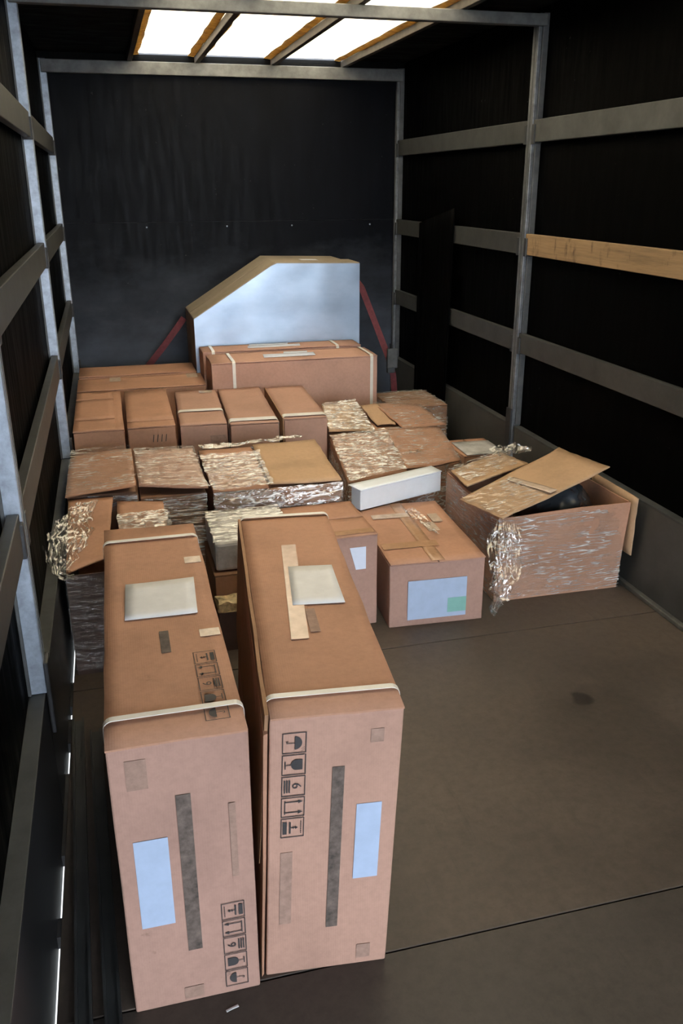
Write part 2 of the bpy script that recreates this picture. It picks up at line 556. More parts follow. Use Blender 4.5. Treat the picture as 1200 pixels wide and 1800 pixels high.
def band(name, mat, parent, prof, wid, axis, th=0.0018, closed=True):
    """flat strap: prof is a list of 2D points in the plane normal to axis ('x' or 'y'); wid = (a0, a1) along the axis"""
    n = len(prof)
    vs_, f = [], []
    cx = sum(p[0] for p in prof) / n; cz = sum(p[1] for p in prof) / n
    for (u, z) in prof:
        l = math.hypot(u - cx, z - cz) or 1
        du, dz = (u - cx) / l * th, (z - cz) / l * th
        for a in wid:
            for k in (0, 1):
                pt = (u + du * k, z + dz * k)
                vs_.append((pt[0], a, pt[1]) if axis == 'y' else (a, pt[0], pt[1]))
    m_ = n if closed else n - 1
    for i in range(m_):
        a = i * 4; b = ((i + 1) % n) * 4
        f += [(a, b, b + 2, a + 2), (a + 1, a + 3, b + 3, b + 1), (a, a + 1, b + 1, b), (a + 2, b + 2, b + 3, a + 3)]
    if not closed:
        e = (n - 1) * 4
        f += [(0, 2, 3, 1), (e, e + 1, e + 3, e + 2)]
    return mesh(name, vs_, f, mat, parent)

def ring(a0, a1, z0, z1, r, seg=5, lift=0.0):
    """rounded rectangle section, slack lifts the corners"""
    pts = []
    for (cx, cz, s) in ((a1 - r, z1 - r, 0), (a0 + r, z1 - r, 1), (a0 + r, z0 + r, 2), (a1 - r, z0 + r, 3)):
        for k in range(seg + 1):
            t = math.pi / 2 * (s + k / seg)
            pts.append((cx + (r + lift) * math.cos(t), cz + (r + lift) * math.sin(t)))
    return pts

def label_on(name, mat, parent, face, a0, a1, b0, b1, pos, lift=0.0012, sh=0.0, h=1.0, skew=0.0):
    """thin paper or print on a face: 'f' front (x,z at y=pos) or 't' top (x,y at z=pos)"""
    t = 0.0006
    if face == 'f':
        q = [(a0, b0), (a1, b0), (a1 + skew, b1), (a0 + skew, b1)]
        v = [(x + sh * z / h, pos - lift, z) for x, z in q] + [(x + sh * z / h, pos - lift - t, z) for x, z in q]
    else:
        q = [(a0, b0), (a1, b0), (a1 + skew, b1), (a0 + skew, b1)]
        v = [(x, y, pos + lift) for x, y in q] + [(x, y, pos + lift + t) for x, y in q]
    f = [(0, 1, 2, 3), (4, 5, 6, 7), (0, 1, 5, 4), (1, 2, 6, 5), (2, 3, 7, 6), (3, 0, 4, 7)]
    return mesh(name, v, f, mat, parent)

def carton(label, x, y, z, rz, w, d, h, mat='card', group=None, split='x', tape=True, name='carton', sh=0.0, seed=1, flaps=True, amp=0.003, tape_mat='tan_tape', cat='carton', overlap=0.0, lid=None):
    """closed carton, local origin at the middle of the front bottom edge"""
    t = thing(name, label, cat, (x, y, z), rz, group)
    ft = 0.004 if flaps else 0.0
    hexa('body', M[mat], t, rect8(-w / 2, w / 2, 0, d, 0.0, h - ft - 0.0005, sh), 8, amp, seed)
    if flaps:
        g = 0.003
        if split == 'x':      # seam runs front to back
            for x0, x1 in ((-w / 2, -g), (g, w / 2)):
                sheet('flap', M[lid or mat], t, [(x0 + sh, -overlap, h), (x1 + sh, -overlap, h), (x1 + sh, d, h), (x0 + sh, d, h)], ft, 6, 10, 0.003, seed + 2, rag=0.002)
            if tape:
                sheet('tape', M[tape_mat], t, [(-0.028 + sh, -0.001, h + 0.0045), (0.028 + sh, -0.001, h + 0.0045), (0.028 + sh, d, h + 0.0045), (-0.028 + sh, d, h + 0.0045)], 0.0006, 3, 10, 0.001, seed)
        elif split == 'y':    # seam runs across
            for y0, y1 in ((-overlap, d / 2 - g), (d / 2 + g, d)):
                sheet('flap', M[lid or mat], t, [(-w / 2 + sh, y0, h), (w / 2 + sh, y0, h), (w / 2 + sh, y1, h), (-w / 2 + sh, y1, h)], ft, 10, 6, 0.003, seed + 2, rag=0.002)
            if tape:
                sheet('tape', M[tape_mat], t, [(-w / 2 + sh, d / 2 - 0.028, h + 0.0045), (w / 2 + sh, d / 2 - 0.028, h + 0.0045), (w / 2 + sh, d / 2 + 0.028, h + 0.0045), (-w / 2 + sh, d / 2 + 0.028, h + 0.0045)], 0.0006, 10, 3, 0.001, seed)
        else:                 # one lid panel
            sheet('lid_panel', M[lid or mat], t, [(-w / 2 + sh, -overlap, h), (w / 2 + sh, -overlap, h), (w / 2 + sh, d, h), (-w / 2 + sh, d, h)], ft, 8, 12, 0.004, seed + 2, rag=0.003)
    return t

def strap_round(t, w, h, y, wid=0.015, name='strap', sh=0.0, z0=0.0):
    pr = ring(-w / 2 - 0.004, w / 2 + 0.004, z0 + 0.0008, h + 0.008, 0.02, 5)
    pr = [(u + sh * zz / h, zz) for u, zz in pr]
    return band(name, M['strap'], t, pr, (y - wid / 2, y + wid / 2), 'y')

# ================================================================== SETTING
gnd = struct(boxm('ground', M['concrete'], None, -30, 30, -30, 30, -1.35, -1.30, 0))
gnd['label'] = 'pale paved ground outside the cargo body'

fl = struct(boxm('floor', M['bracket'], None, XL + 0.006, XR, Y0, YB, -0.06, -0.022, 0))
fl['label'] = 'worn grey brown cargo floor of joined boards'
ys = [Y0, 1.45, 2.81, 4.25, YB]
for a, b in zip(ys[:-1], ys[1:]):
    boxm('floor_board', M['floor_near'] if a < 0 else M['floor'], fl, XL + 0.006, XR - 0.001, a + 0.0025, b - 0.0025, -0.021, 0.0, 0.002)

def side_wall(side):
    s = 1 if side == 'right' else -1
    X = XR if s > 0 else XL
    wall = struct(boxm('wall_' + side, M['wall_side'], None, *sorted((X + s * 0.062, X + s * 0.075)), Y0, YB, 0.30, ZROOF + 0.02, 0))
    wall['label'] = 'black covered %s side of the cargo body' % side
    for a, b in zip((Y0,) + POSTS[1:-1], POSTS[1:]):
        boxm('cover_panel', M['wall_side'], wall, *sorted((X + s * 0.045, X + s * 0.061)), a + 0.03, b - 0.03, ZK - 0.03, ZROOF, 0.003)
    # side boards at the bottom: broken at the posts on the right, butted together on the left
    g = 0.05 if s > 0 else 0.002
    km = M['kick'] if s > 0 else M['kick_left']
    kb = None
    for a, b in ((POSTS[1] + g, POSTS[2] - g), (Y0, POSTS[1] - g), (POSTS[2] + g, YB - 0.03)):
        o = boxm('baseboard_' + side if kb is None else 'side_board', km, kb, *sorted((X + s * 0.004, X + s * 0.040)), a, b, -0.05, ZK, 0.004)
        if kb is None:
            kb = struct(o)
            kb['label'] = '%s bottom side board along the %s wall' % ('grey' if s > 0 else 'dark', side)
        boxm('board_top_edge', M['slat_pale'], kb, *sorted((X + s * 0.002, X + s * 0.044)), a, b, ZK, ZK + 0.006, 0.001)
    return wall
side_wall('left')
kl = bpy.data.objects['baseboard_left']
for a, b in ((3.3, 4.2), (2.72, 2.88), (2.50, 2.64), (1.98, 2.34), (1.70, 1.76), (0.9, 1.45)):
    boxm('floor_stop', M['bracket'], kl, XL - 0.006, XL + 0.0055, a, b, -0.04, -0.004, 0)
side_wall('right')
tr = struct(boxm('trim_1', M['kick_trim'], None, XR - 0.022, XR + 0.003, Y0, YB - 0.02, 0.001, 0.022, 0.004))
tr['label'] = 'worn metal edge strip where floor meets right wall'

RAILS = (0.94, 1.455, 2.0)
RH = 0.105
n_tr = 2
for s, X in ((-1, XL), (1, XR)):
    for yp in POSTS:
        if yp < 0:
            continue
        last = yp > 6
        hw = 0.022 if last else 0.03
        yy = yp - 0.01 if last else yp
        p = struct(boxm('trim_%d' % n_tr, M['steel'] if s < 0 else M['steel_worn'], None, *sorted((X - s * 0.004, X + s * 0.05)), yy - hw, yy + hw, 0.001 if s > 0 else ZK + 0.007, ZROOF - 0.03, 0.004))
        p['label'] = 'galvanised steel %s on the %s wall' % ('corner post' if last else 'upright post', 'left' if s < 0 else 'right')
        n_tr += 1
        # recessed groove in the face and flanges
        boxm('post_groove', M['steel_dark'], p, *sorted((X - s * 0.0055, X - s * 0.003)), yy - 0.007, yy + 0.007, ZK + 0.03, ZROOF - 0.05, 0)
        for side in (-1, 1):
            if last and side > 0:
                continue
            boxm('post_flange', M['steel_dark'], p, *sorted((X + s * (0.014 if s > 0 else 0.036), X + s * 0.0448)), *sorted((yy + side * hw, yy + side * (hw + 0.012))), ZK + 0.01, ZROOF - 0.03, 0.002)
            for zr in RAILS:
                boxm('slat_bracket', M['bracket'], p, *sorted((X - s * 0.006, X + s * 0.04)), *sorted((yy + side * hw, yy + side * (hw + 0.028))), zr - RH - 0.008, zr - RH * 0.2, 0.003)
        # hinge and latch hardware at the foot of the post
        boxm('foot_latch', M['bracket'], p, *sorted((X - s * 0.014, X - s * 0.002)), yy - 0.032, yy + 0.032, ZK - 0.12, ZK + 0.10, 0.004)
        if s > 0:
          boxm('foot_hinge', M['steel_dark'], p, *sorted((X - s * 0.010, X - s * 0.002)), yy - 0.02, yy + 0.02, 0.10, ZK - 0.13, 0.004)

wb = struct(boxm('wall_back', M['bracket'], None, XL - 0.07, XR + 0.07, YB + 0.02, YB + 0.04, -0.02, ZROOF + 0.03, 0))
wb['label'] = 'black plywood front bulkhead with one horizontal seam'
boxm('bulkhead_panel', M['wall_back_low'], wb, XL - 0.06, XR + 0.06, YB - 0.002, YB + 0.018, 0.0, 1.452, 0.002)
boxm('bulkhead_panel', M['wall_back'], wb, XL - 0.06, XR + 0.06, YB + 0.001, YB + 0.018, 1.4545, ZROOF - 0.01, 0.002)
random.seed(4)
rv = bpy.data.meshes.new('rivet')
bm = bmesh.new(); bmesh.ops.create_uvsphere(bm, u_segments=8, v_segments=5, radius=0.006)
for v in bm.verts: v.co.y *= 0.4
bm.to_mesh(rv); bm.free(); rv.materials.append(M['steel'])
for x in (0.3, 0.87, 1.35, 1.95):
    o = link('rivet', rv, None, wb); o.location = (x, YB - 0.003, 1.42)

ce = struct(boxm('ceiling', M['roof_dark'], None, XL - 0.07, 0.27, Y0, YB + 0.02, ZROOF + 0.012, ZROOF + 0.024, 0))
ce['label'] = 'roof with dark side sheets and translucent middle strips'
boxm('roof_sheet', M['roof_dark'], ce, 1.73, XR + 0.07, Y0, YB + 0.02, ZROOF + 0.012, ZROOF + 0.024, 0)
BX = (0.27, 0.715, 1.235, 1.735)
BEAM_Y = (0.0, 2.15, 4.32, 6.50)
boxm('roof_sheet', M['roof_dark'], ce, 0.27, 1.73, Y0, 1.45, ZROOF + 0.012, ZROOF + 0.024, 0)  # unseen near roof, made opaque to dim the light by the camera
for ya, yb_ in zip((1.45,) + BEAM_Y[1:-1], BEAM_Y[1:]):
    for xa, xb in zip(BX[:-1], BX[1:]):
        sheet('roof_light_panel', M['roof_light'], ce, [(xa, ya, ZROOF + 0.018), (xb, ya, ZROOF + 0.018), (xb, yb_, ZROOF + 0.018), (xa, yb_, ZROOF + 0.018)], 0.002, 8, 12, 0.004, 3, 3.0)
for i, xa in enumerate(BX):
    boxm('roof_bar', M['bar'], ce, xa - 0.016, xa + 0.016, Y0, YB - 0.02, ZROOF - 0.035, ZROOF + 0.010, 0.003)
    for sd in (-1, 1):
        if (i == 0 and sd < 0) or (i == 3 and sd > 0):
            continue
        q = [(xa + sd * 0.016, Y0, ZROOF + 0.006), (xa + sd * 0.062, Y0, ZROOF + 0.013), (xa + sd * 0.062, YB - 0.02, ZROOF + 0.013), (xa + sd * 0.016, YB - 0.02, ZROOF + 0.006)]
        sheet('bar_flange', M['grime'], ce, q, 0.003, 3, 60, 0.001, i + 3, rag=0.012)
for yb_ in BEAM_Y:
    b = struct(boxm('trim_%d' % n_tr, M['beam'], None, XL - 0.03, XR + 0.03, yb_ - 0.025, yb_ + 0.025, ZROOF - 0.088 if yb_ < 6 else ZROOF - 0.115, ZROOF - 0.036, 0.004))
    b['label'] = 'grey metal roof cross beam'
    n_tr += 1

boxm('bulkhead_header', M['roof_dark'], wb, XL - 0.06, XR + 0.06, YB - 0.03, YB + 0.02, ZROOF - 0.036, ZROOF + 0.011, 0)
# side slats -----------------------------------------------------------------
def slat(label, s, za, y0, y1, mat, group='side slats between the wall posts'):
    X = XR if s > 0 else XL
    o = boxm('side_slat', M[mat], None, *sorted((X + s * 0.002, X + s * 0.032)), y0, y1, za - RH, za, 0.003)
    tag(o, label, 'slat', group)
E1, E2, E3 = POSTS[1] + 0.032, POSTS[2] + 0.032, POSTS[3] - 0.036
slat('highest grey side slat on right wall, between post and far corner', 1, 2.0, E2, E3, 'slat')
slat('highest grey side slat on right wall, nearer part running out of frame', 1, 2.0, E1, POSTS[2] - 0.032, 'slat_pale')
slat('middle grey side slat on right wall behind black upright sheet', 1, 1.455, E2, E3, 'slat')
slat('bare brown wooden side slat on right wall', 1, 1.455, E1, POSTS[2] - 0.032, 'wood')
slat('lowest grey side slat on right wall behind black upright sheet', 1, 0.94, E2, E3, 'slat')
slat('lowest grey side slat on right wall, nearer part above open carton', 1, 0.94, E1, POSTS[2] - 0.032, 'slat')
slat('highest side slat on left wall next to far corner', -1, 2.0, E2, E3, 'slat')
slat('highest side slat on left wall, nearer part at frame edge', -1, 2.0, E1, POSTS[2] - 0.032, 'slat')
slat('middle side slat on left wall next to far corner', -1, 1.455, E2, E3, 'slat')
slat('middle side slat on left wall, nearer part at frame edge', -1, 1.455, E1, POSTS[2] - 0.032, 'slat')
slat('lowest side slat on left wall next to far corner', -1, 0.94, E2, E3, 'slat')
slat('lowest side slat on left wall level with far cartons', -1, 0.94, E1, POSTS[2] - 0.032, 'slat')
slat('lowest side slat on left wall nearest the viewer', -1, 0.94, Y0 + 0.3, POSTS[1] - 0.032, 'slat')

# black sheet standing in front of the right-hand slats
o = sheet('black_sheet', M['wall_side'], None, [(XR - 0.020, 5.32, 0.004), (XR - 0.020, 5.93, 0.004), (XR - 0.010, 5.93, 1.45), (XR - 0.010, 5.30, 1.56)], 0.006, 8, 12, 0.002, 2)
tag(o, 'black sheet leaning upright against right wall covering two slats', 'sheet')

# loose profiles lying on the floor by the left wall
for lab, a, b in (('loose grey metal profile lying on floor along left wall', (-0.236, 2.60), (-0.183, 0.9)),
                  ('loose grey metal profile lying on floor beside tall left carton', (-0.180, 2.52), (-0.118, 0.9))):
    A = Vector((*a, 0)); B = Vector((*b, 0)); dr = (B - A).normalized(); sd = Vector((-dr.y, dr.x, 0))
    pr = [(-0.018, 0), (0.018, 0), (0.018, 0.024), (0.012, 0.024), (0.012, 0.012), (-0.012, 0.012), (-0.012, 0.024), (-0.018, 0.024)]
    v = [P + sd * u + Vector((0, 0, w + 0.0005)) for P in (A, B) for u, w in pr]
    k = len(pr)
    f = [(i, (i + 1) % k, k + (i + 1) % k, k + i) for i in range(k)] + [tuple(range(k))[::-1], tuple(range(k, 2 * k))]
    o = mesh('metal_profile', v, f, M['slat'], None)
    tag(o, lab, 'profile', 'loose profiles by the left wall')

# ================================================================== HANDLING SYMBOLS
def symbols(t, frame, name='handling_symbols'):
    """strip of five printed symbols; frame(u, v) -> local point, u in 0..5 cells, v in 0..1 (up)"""
    V, Fc = [], []
    def poly(pts):
        i = len(V)
        V.extend(frame(*p) for p in pts)
        Fc.append(tuple(range(i, i + len(pts))))
    def bar(u0, v0, u1, v1):
        poly([(u0, v0), (u1, v0), (u1, v1), (u0, v1)])
    def box(u0, v0, u1, v1, l=0.035):
        bar(u0, v0, u1, v0 + l); bar(u0, v1 - l, u1, v1)
        bar(u0, v0, u0 + l, v1); bar(u1 - l, v0, u1, v1)
    for k in range(5):
        box(k + 0.03, 0, k + 0.97, 1)
    def arc(cx, cy, r, a0, a1, n=14):
        return [(cx + r * math.cos(a0 + (a1 - a0) * i / n), cy + r * math.sin(a0 + (a1 - a0) * i / n)) for i in range(n + 1)]
    # umbrella
    poly(arc(0.5, 0.52, 0.30, 0, math.pi))
    bar(0.485, 0.20, 0.515, 0.55)
    bar(0.40, 0.17, 0.515, 0.20); bar(0.40, 0.17, 0.43, 0.26)
    for i in range(6):
        x = 0.70 + 0.035 * i; y = 0.93 - 0.05 * (i % 3)
        bar(x, y - 0.05, x + 0.015, y)
    # glass
    poly([(1.26, 0.86)] + [(1.5 + 0.24 * math.cos(a), 0.60 + 0.22 * math.sin(a)) for a in [math.pi + math.pi * i / 14 for i in range(15)]] + [(1.74, 0.86)])
    bar(1.485, 0.16, 1.515, 0.40); bar(1.32, 0.12, 1.68, 0.16)
    # stack limit: bars below a figure
    for y in (0.10, 0.20, 0.30):
        bar(2.2, y, 2.8, y + 0.06)
    # this way up
    bar(3.17, 0.14, 3.83, 0.18)
    for x in (3.25, 3.75):
        bar(x - 0.022, 0.18, x + 0.022, 0.76)
        poly([(x - 0.085, 0.72), (x + 0.085, 0.72), (x, 0.92)])
    # load mark
    bar(4.2, 0.08, 4.8, 0.26); bar(4.22, 0.36, 4.78, 0.43)
    bar(4.48, 0.43, 4.52, 0.68); poly([(4.42, 0.56), (4.58, 0.56), (4.5, 0.48)]); poly([(4.42, 0.62), (4.5, 0.74), (4.58, 0.62)])
    for i in range(7):
        bar(4.2 + i * 0.09, 0.84, 4.26 + i * 0.09, 0.88)
    o = mesh(name, V, Fc, M['ink'], t)
    # the figure 6
    cu = bpy.data.curves.new('figure', 'FONT'); cu.body = '6'; cu.size = 0.55; cu.align_x = 'CENTER'
    tmp = bpy.data.objects.new('figure_tmp', cu); C.objects.link(tmp)
    dg = bpy.context.evaluated_depsgraph_get(); dg.update()
    me = bpy.data.meshes.new_from_object(tmp.evaluated_get(dg))
    bpy.data.objects.remove(tmp, do_unlink=True)
    for v in me.vertices:
        v.co = Vector(frame(2.5 + v.co.x, 0.46 + v.co.y))
    link('printed_figure', me, M['ink'], o)
    return o

# ================================================================== TWO TALL CARTONS IN FRONT
TALL = 'tall strapped cartons standing in front'
W, D, Hh = 0.275, 1.145, 0.690
L = carton('tall strapped carton with printed symbols on its top, beside left wall', 0.047, 1.439, 0, -0.004, W, D, Hh, 'card_tan', TALL, 'one', False, 'tall_carton', seed=3, overlap=0.003, lid='card', amp=0.0012)
strap_round(L, W, Hh, 0.088, 0.016)
strap_round(L, W, Hh, 1.032, 0.016)
sheet('shipping_label', M['paper_warm'], L, [(-0.088, 0.515, Hh + 0.006), (0.090, 0.515, Hh + 0.006), (0.100, 0.725, Hh + 0.006), (-0.082, 0.725, Hh + 0.006)], 0.0008, 6, 6, 0.003, 5)
label_on('shipping_label', M['paper_blue'], L, 'f', -0.105, -0.036, 0.235, 0.462, -0.0004)
label_on('printed_band', M['inkband'], L, 'f', -0.014, 0.016, 0.150, 0.560, -0.0004)
label_on('printed_mark', M['smudge'], L, 'f', -0.105, -0.064, 0.588, 0.658, -0.0004)
label_on('printed_mark', M['smudge'], L, 'f', 0.090, 0.104, 0.330, 0.520, -0.0005)
label_on('printed_mark', M['smudge'], L, 'f', -0.03, 0.012, 0.012, 0.045, -0.0004)
label_on('printed_mark', M['inkband'], L, 't', -0.010, 0.012, 0.335, 0.440, Hh + 0.003)
label_on('tape', M['pale_tape'], L, 't', 0.085, 0.131, 0.828, 0.872, Hh + 0.003)
label_on('tape', M['pale_tape'], L, 't', 0.084, 0.132, 0.390, 0.426, Hh + 0.003)
symbols(L, lambda u, v: (0.111 - v * 0.050, -0.0024, 0.020 + u * 0.0483))
symbols(L, lambda u, v: (0.109 - v * 0.050, 0.037 + u * 0.0565, Hh + 0.0055))

SH = 0.030
R = carton('tall strapped carton with symbol strip near its upper left corner, beside open floor', 0.340, 1.447, 0, -0.098, W + 0.004, D, Hh, 'card_pink', TALL, 'one', False, 'tall_carton', seed=6, sh=SH, overlap=0.003, lid='card', amp=0.0012)
strap_round(R, W + 0.006, Hh, 0.070, 0.016, sh=SH)
strap_round(R, W + 0.006, Hh, 1.118, 0.016, sh=SH)
# the overlapping outer side panel on the left, its edge standing off the box
hexa('side_flap', M['card'], R, [(-0.149, -0.002, 0.0), (-0.1435, 0.006, 0.0), (-0.1435, D - 0.01, 0.0), (-0.149, D - 0.01, 0.0),
                                 (-0.153 + SH, -0.002, Hh - 0.035), (-0.1435 + SH, 0.004, Hh - 0.035), (-0.1435 + SH, D - 0.01, Hh - 0.03), (-0.150 + SH, D - 0.01, Hh - 0.03)], 6, 0.002, 8, bw=0.002)
hexa('side_flap', M['card_edge'], R, [(-0.1425, 0.03, 0.30), (-0.1405, 0.03, 0.30), (-0.1405, D - 0.03, 0.30), (-0.1425, D - 0.03, 0.30),
                                 (-0.149 + SH, 0.01, Hh + 0.004), (-0.1405 + SH, 0.01, Hh + 0.004), (-0.1405 + SH, D - 0.03, Hh + 0.004), (-0.149 + SH, D - 0.03, Hh + 0.004)], 6, 0.002, 9, bw=0.001)
sheet('shipping_label', M['paper_warm'], R, [(-0.040 + SH, 0.485, Hh + 0.006), (0.095 + SH, 0.480, Hh + 0.006), (0.095 + SH, 0.715, Hh + 0.006), (-0.028 + SH, 0.72, Hh + 0.006)], 0.0008, 6, 6, 0.003, 7)
label_on('tape', M['clear_tape'], R, 't', -0.062 + SH, -0.020 + SH, 0.31, 0.88, Hh + 0.003, skew=0.03)
label_on('printed_mark', M['smudge'], R, 't', -0.012 + SH, 0.012 + SH, 0.34, 0.46, Hh + 0.003)
label_on('shipping_label', M['paper_blue'], R, 'f', 0.050, 0.105, 0.256, 0.458, -0.0004, sh=SH, h=Hh)
label_on('printed_band', M['inkband'], R, 'f', -0.006, 0.020, 0.125, 0.560, -0.0004, sh=SH, h=Hh)
label_on('printed_mark', M['smudge'], R, 'f', -0.112, -0.086, 0.150, 0.350, -0.0004, sh=SH, h=Hh)
label_on('printed_mark', M['smudge'], R, 'f', 0.072, 0.100, 0.612, 0.645, -0.0004, sh=SH, h=Hh)
label_on('printed_mark', M['smudge'], R, 'f', 0.068, 0.100, 0.02, 0.06, -0.0004, sh=SH, h=Hh)
symbols(R, lambda u, v: (-0.1125 + v * 0.050 + SH * (0.656 - u * 0.0535) / Hh, -0.0024, 0.656 - u * 0.0535))

# ================================================================== FAR END
# two chamfered foil-faced cartons against the bulkhead
def chamfer(label, x, y, dep, front, wd):
    t = thing('chamfered_carton', label, 'carton', (x, y, 0), 0, 'chamfered cartons against the bulkhead')
    pts = [(0, 0), (wd, 0), (wd, 1.198), (0.568, 1.212), (0.0, 0.860)]
    v = [(a, yy, b) for yy in (0.0, dep) for a, b in pts]
    f = [(0, 1, 2, 3, 4), (9, 8, 7, 6, 5)] + [(i, (i + 1) % 5, 5 + (i + 1) % 5, 5 + i) for i in range(5)]
    bev(mesh('body', v, f, M['card_grey'], t), 0.006)
    if front:
        p2 = [(a * 0.996 + 0.002, b * 0.996 + 0.002) for a, b in pts]
        # foil face as a finely divided polygon fan so that it can ripple
        V, Fc = [], []
        n = 26
        for i in range(n + 1):
            for j in range(n + 1):
                a = 0.002 + (wd - 0.004) * i / n
                top = 0.857 + 0.352 * a / 0.568 if a < 0.568 else 1.209 - 0.014 * (a - 0.568) / 0.594
                b = 0.002 + (top - 0.006) * j / n
                k = nz((a, 0, b), 4, 3)
                V.append((a, -0.003 - 0.004 * abs(k.x), b))
        for i in range(n):
            for j in range(n):
                q = i * (n + 1) + j
                Fc.append((q, q + n + 1, q + n + 2, q + 1))
        mesh('foil_face', V, Fc, M['foil'], t, smooth=True)
        sheet('paper_label', M['paper_warm'], t, [(0.78, 0.14, 1.2105), (0.90, 0.14, 1.2075), (0.90, 0.24, 1.2075), (0.78, 0.24, 1.2105)], 0.0008, 2, 2, 0)
    return t
chamfer('silver faced carton with a slanted corner standing before the black bulkhead', 0.530, 5.925, 0.285, True, 1.162)
chamfer('grey edged slant cornered carton wedged between silver one and bulkhead', 0.530, 6.220, 0.310, False, 1.11)

LONG = 'long strapped cartons lying crosswise'
def long_carton(label, x, y, d, h, seed, straps, labels, w=1.08):
    t = carton(label, x, y, 0, 0.0, w, d, h, 'card_light', LONG, 'one', False, 'long_carton', seed=seed, overlap=0.003)
    for sx in straps:
        pr = ring(-0.006, d + 0.004, 0.0008, h + 0.007, 0.018, 4)
        band('strap', M['strap'], t, pr, (sx - 0.010, sx + 0.010), 'x')
    for (x0, x1, y0, y1) in labels:
        sheet('paper_label', M['paper'], t, [(x0, y0, h + 0.006), (x1, y0, h + 0.006), (x1 + 0.01, y1, h + 0.006), (x0 + 0.01, y1, h + 0.006)], 0.0008, 5, 3, 0.002, 3)
    return t
long_carton('long strapped carton across the back, nearer one with whole front showing', 1.111, 5.352, 0.315, 0.657, 4, (-0.40, 0.50), ((-0.19, 0.15, 0.10, 0.21), (-0.04, 0.12, 0.22, 0.27)))
long_carton('long strapped carton squeezed between silver carton and front strapped carton', 1.094, 5.690, 0.215, 0.670, 5, (-0.47, 0.375), ((-0.23, 0.13, 0.06, 0.14), (-0.21, 0.06, 0.15, 0.20)))

# red lashing straps
def ribbon(name, pts, wid, mat, parent=None, th=0.003):
    P = [Vector(p) for p in pts]
    V, Fc = [], []
    for i, p in enumerate(P):
        tn = (P[min(i + 1, len(P) - 1)] - P[max(i - 1, 0)]).normalized()
        sd = tn.cross(Vector((0, -1, 0.15))).normalized()
        nr = sd.cross(tn)
        for a in (-1, 1):
            for b in (-1, 1):
                V.append(p + sd * a * wid / 2 + nr * b * th / 2)
    for i in range(len(P) - 1):
        a = 4 * i; b = a + 4
        Fc += [(a, b, b + 1, a + 1), (a + 2, a + 3, b + 3, b + 2), (a, a + 2, b + 2, b), (a + 1, b + 1, b + 3, a + 3)]
    e = 4 * (len(P) - 1)
    Fc += [(0, 1, 3, 2), (e, e + 2, e + 3, e + 1)]
    return mesh(name, V, Fc, mat, parent)
t = thing('lashing_strap', 'dark red lashing strap with ratchet at right of silver carton', 'strap', (0, 0, 0))
ribbon('webbing', [(1.735, 6.20, 1.06), (1.755, 6.10, 1.01), (1.825, 6.03, 0.80), (1.905, 5.95, 0.558), (1.930, 5.92, 0.48)], 0.045, M['red_web'], t)
ribbon('webbing_tail', [(1.915, 5.93, 0.52), (1.945, 5.91, 0.40), (1.955, 5.90, 0.26), (1.965, 5.90, 0.02)], 0.045, M['red_web'], t)
rt = boxm('ratchet', M['steel_dark'], t, 1.895, 1.950, 5.885, 5.925, 0.42, 0.54, 0.006)
boxm('ratchet_handle', M['steel_dark'], rt, 1.885, 1.962, 5.862, 5.884, 0.46, 0.60, 0.005)
o = ribbon('lashing_strap', [(0.505, 6.40, 0.80), (0.46, 6.405, 0.74), (0.34, 6.42, 0.59), (0.23, 6.44, 0.46), (0.05, 6.46, 0.25), (-0.15, 6.48, 0.02)], 0.045, M['red_web'])
tag(o, 'dim red lashing strap running down from left side of silver carton', 'strap')

# ================================================================== ROWS OF CARTONS
LOWC = 'low cartons left of the strapped ones'
t = carton('wide flat carton with two tape marks behind the carton row', 0.148, 5.490, 0, 0.0, 0.800, 0.370, 0.500, 'card', LOWC, 'one', False, seed=11)
for x in (-0.20, 0.30):
    label_on('tape', M['pale_tape'], t, 't', x, x + 0.07, 0.24, 0.368, 0.503)
t = carton('wide carton farthest back against the left part of bulkhead', 0.137, 5.872, 0, 0.0, 0.770, 0.330, 0.512, 'card', LOWC, 'one', False, seed=12)

ROW = 'row of five upright cartons'
t = carton('leftmost carton of the five standing in a row', -0.122, 4.515, 0, 0.0, 0.258, 0.93, 0.500, 'card', ROW, 'none', False, seed=13)
for y0, y1 in ((0.0, 0.235), (0.245, 0.72), (0.73, 0.93)):
    sheet('flap', M['card'], t, [(-0.129, y0, 0.502), (0.085, y0, 0.502), (0.085, y1, 0.502), (-0.129, y1, 0.502)], 0.004, 6, 6, 0.003, 5, rag=0.002)
label_on('tape', M['paper_warm'], t, 'f', -0.07, 0.07, 0.345, 0.375, -0.002)
t = carton('second carton from left in the row of five', 0.150, 4.520, 0, -0.008, 0.250, 0.90, 0.500, 'card', ROW, 'none', False, seed=14)
for y0, y1 in ((0.0, 0.12), (0.128, 0.90)):
    sheet('flap', M['card'], t, [(-0.125, y0, 0.502), (0.125, y0, 0.502), (0.125, y1, 0.502), (-0.125, y1, 0.502)], 0.004, 6, 6, 0.003, 6, rag=0.002)
for i in range(4):
    label_on('pen_mark', M['ink'], t, 'f', 0.0 + i * 0.022, 0.004 + i * 0.022, 0.42, 0.46, -0.002, skew=0.006)
t = carton('middle carton of the row of five', 0.422, 4.50, 0, -0.045, 0.250, 0.83, 0.500, 'card_pink', ROW, 'one', False, seed=15)
strap_round(t, 0.25, 0.50, 0.30, 0.045)
label_on('tape', M['pale_tape'], t, 't', 0.02, 0.10, 0.75, 0.81, 0.503)
label_on('printed_mark', M['smudge'], t, 'f', 0.03, 0.12, 0.40, 0.44, -0.002)
t = carton('fourth carton from left in the row of five', 0.690, 4.45, 0, -0.045, 0.262, 0.875, 0.500, 'card_pink', ROW, 'one', False, seed=16)
strap_round(t, 0.262, 0.50, 0.075, 0.06)
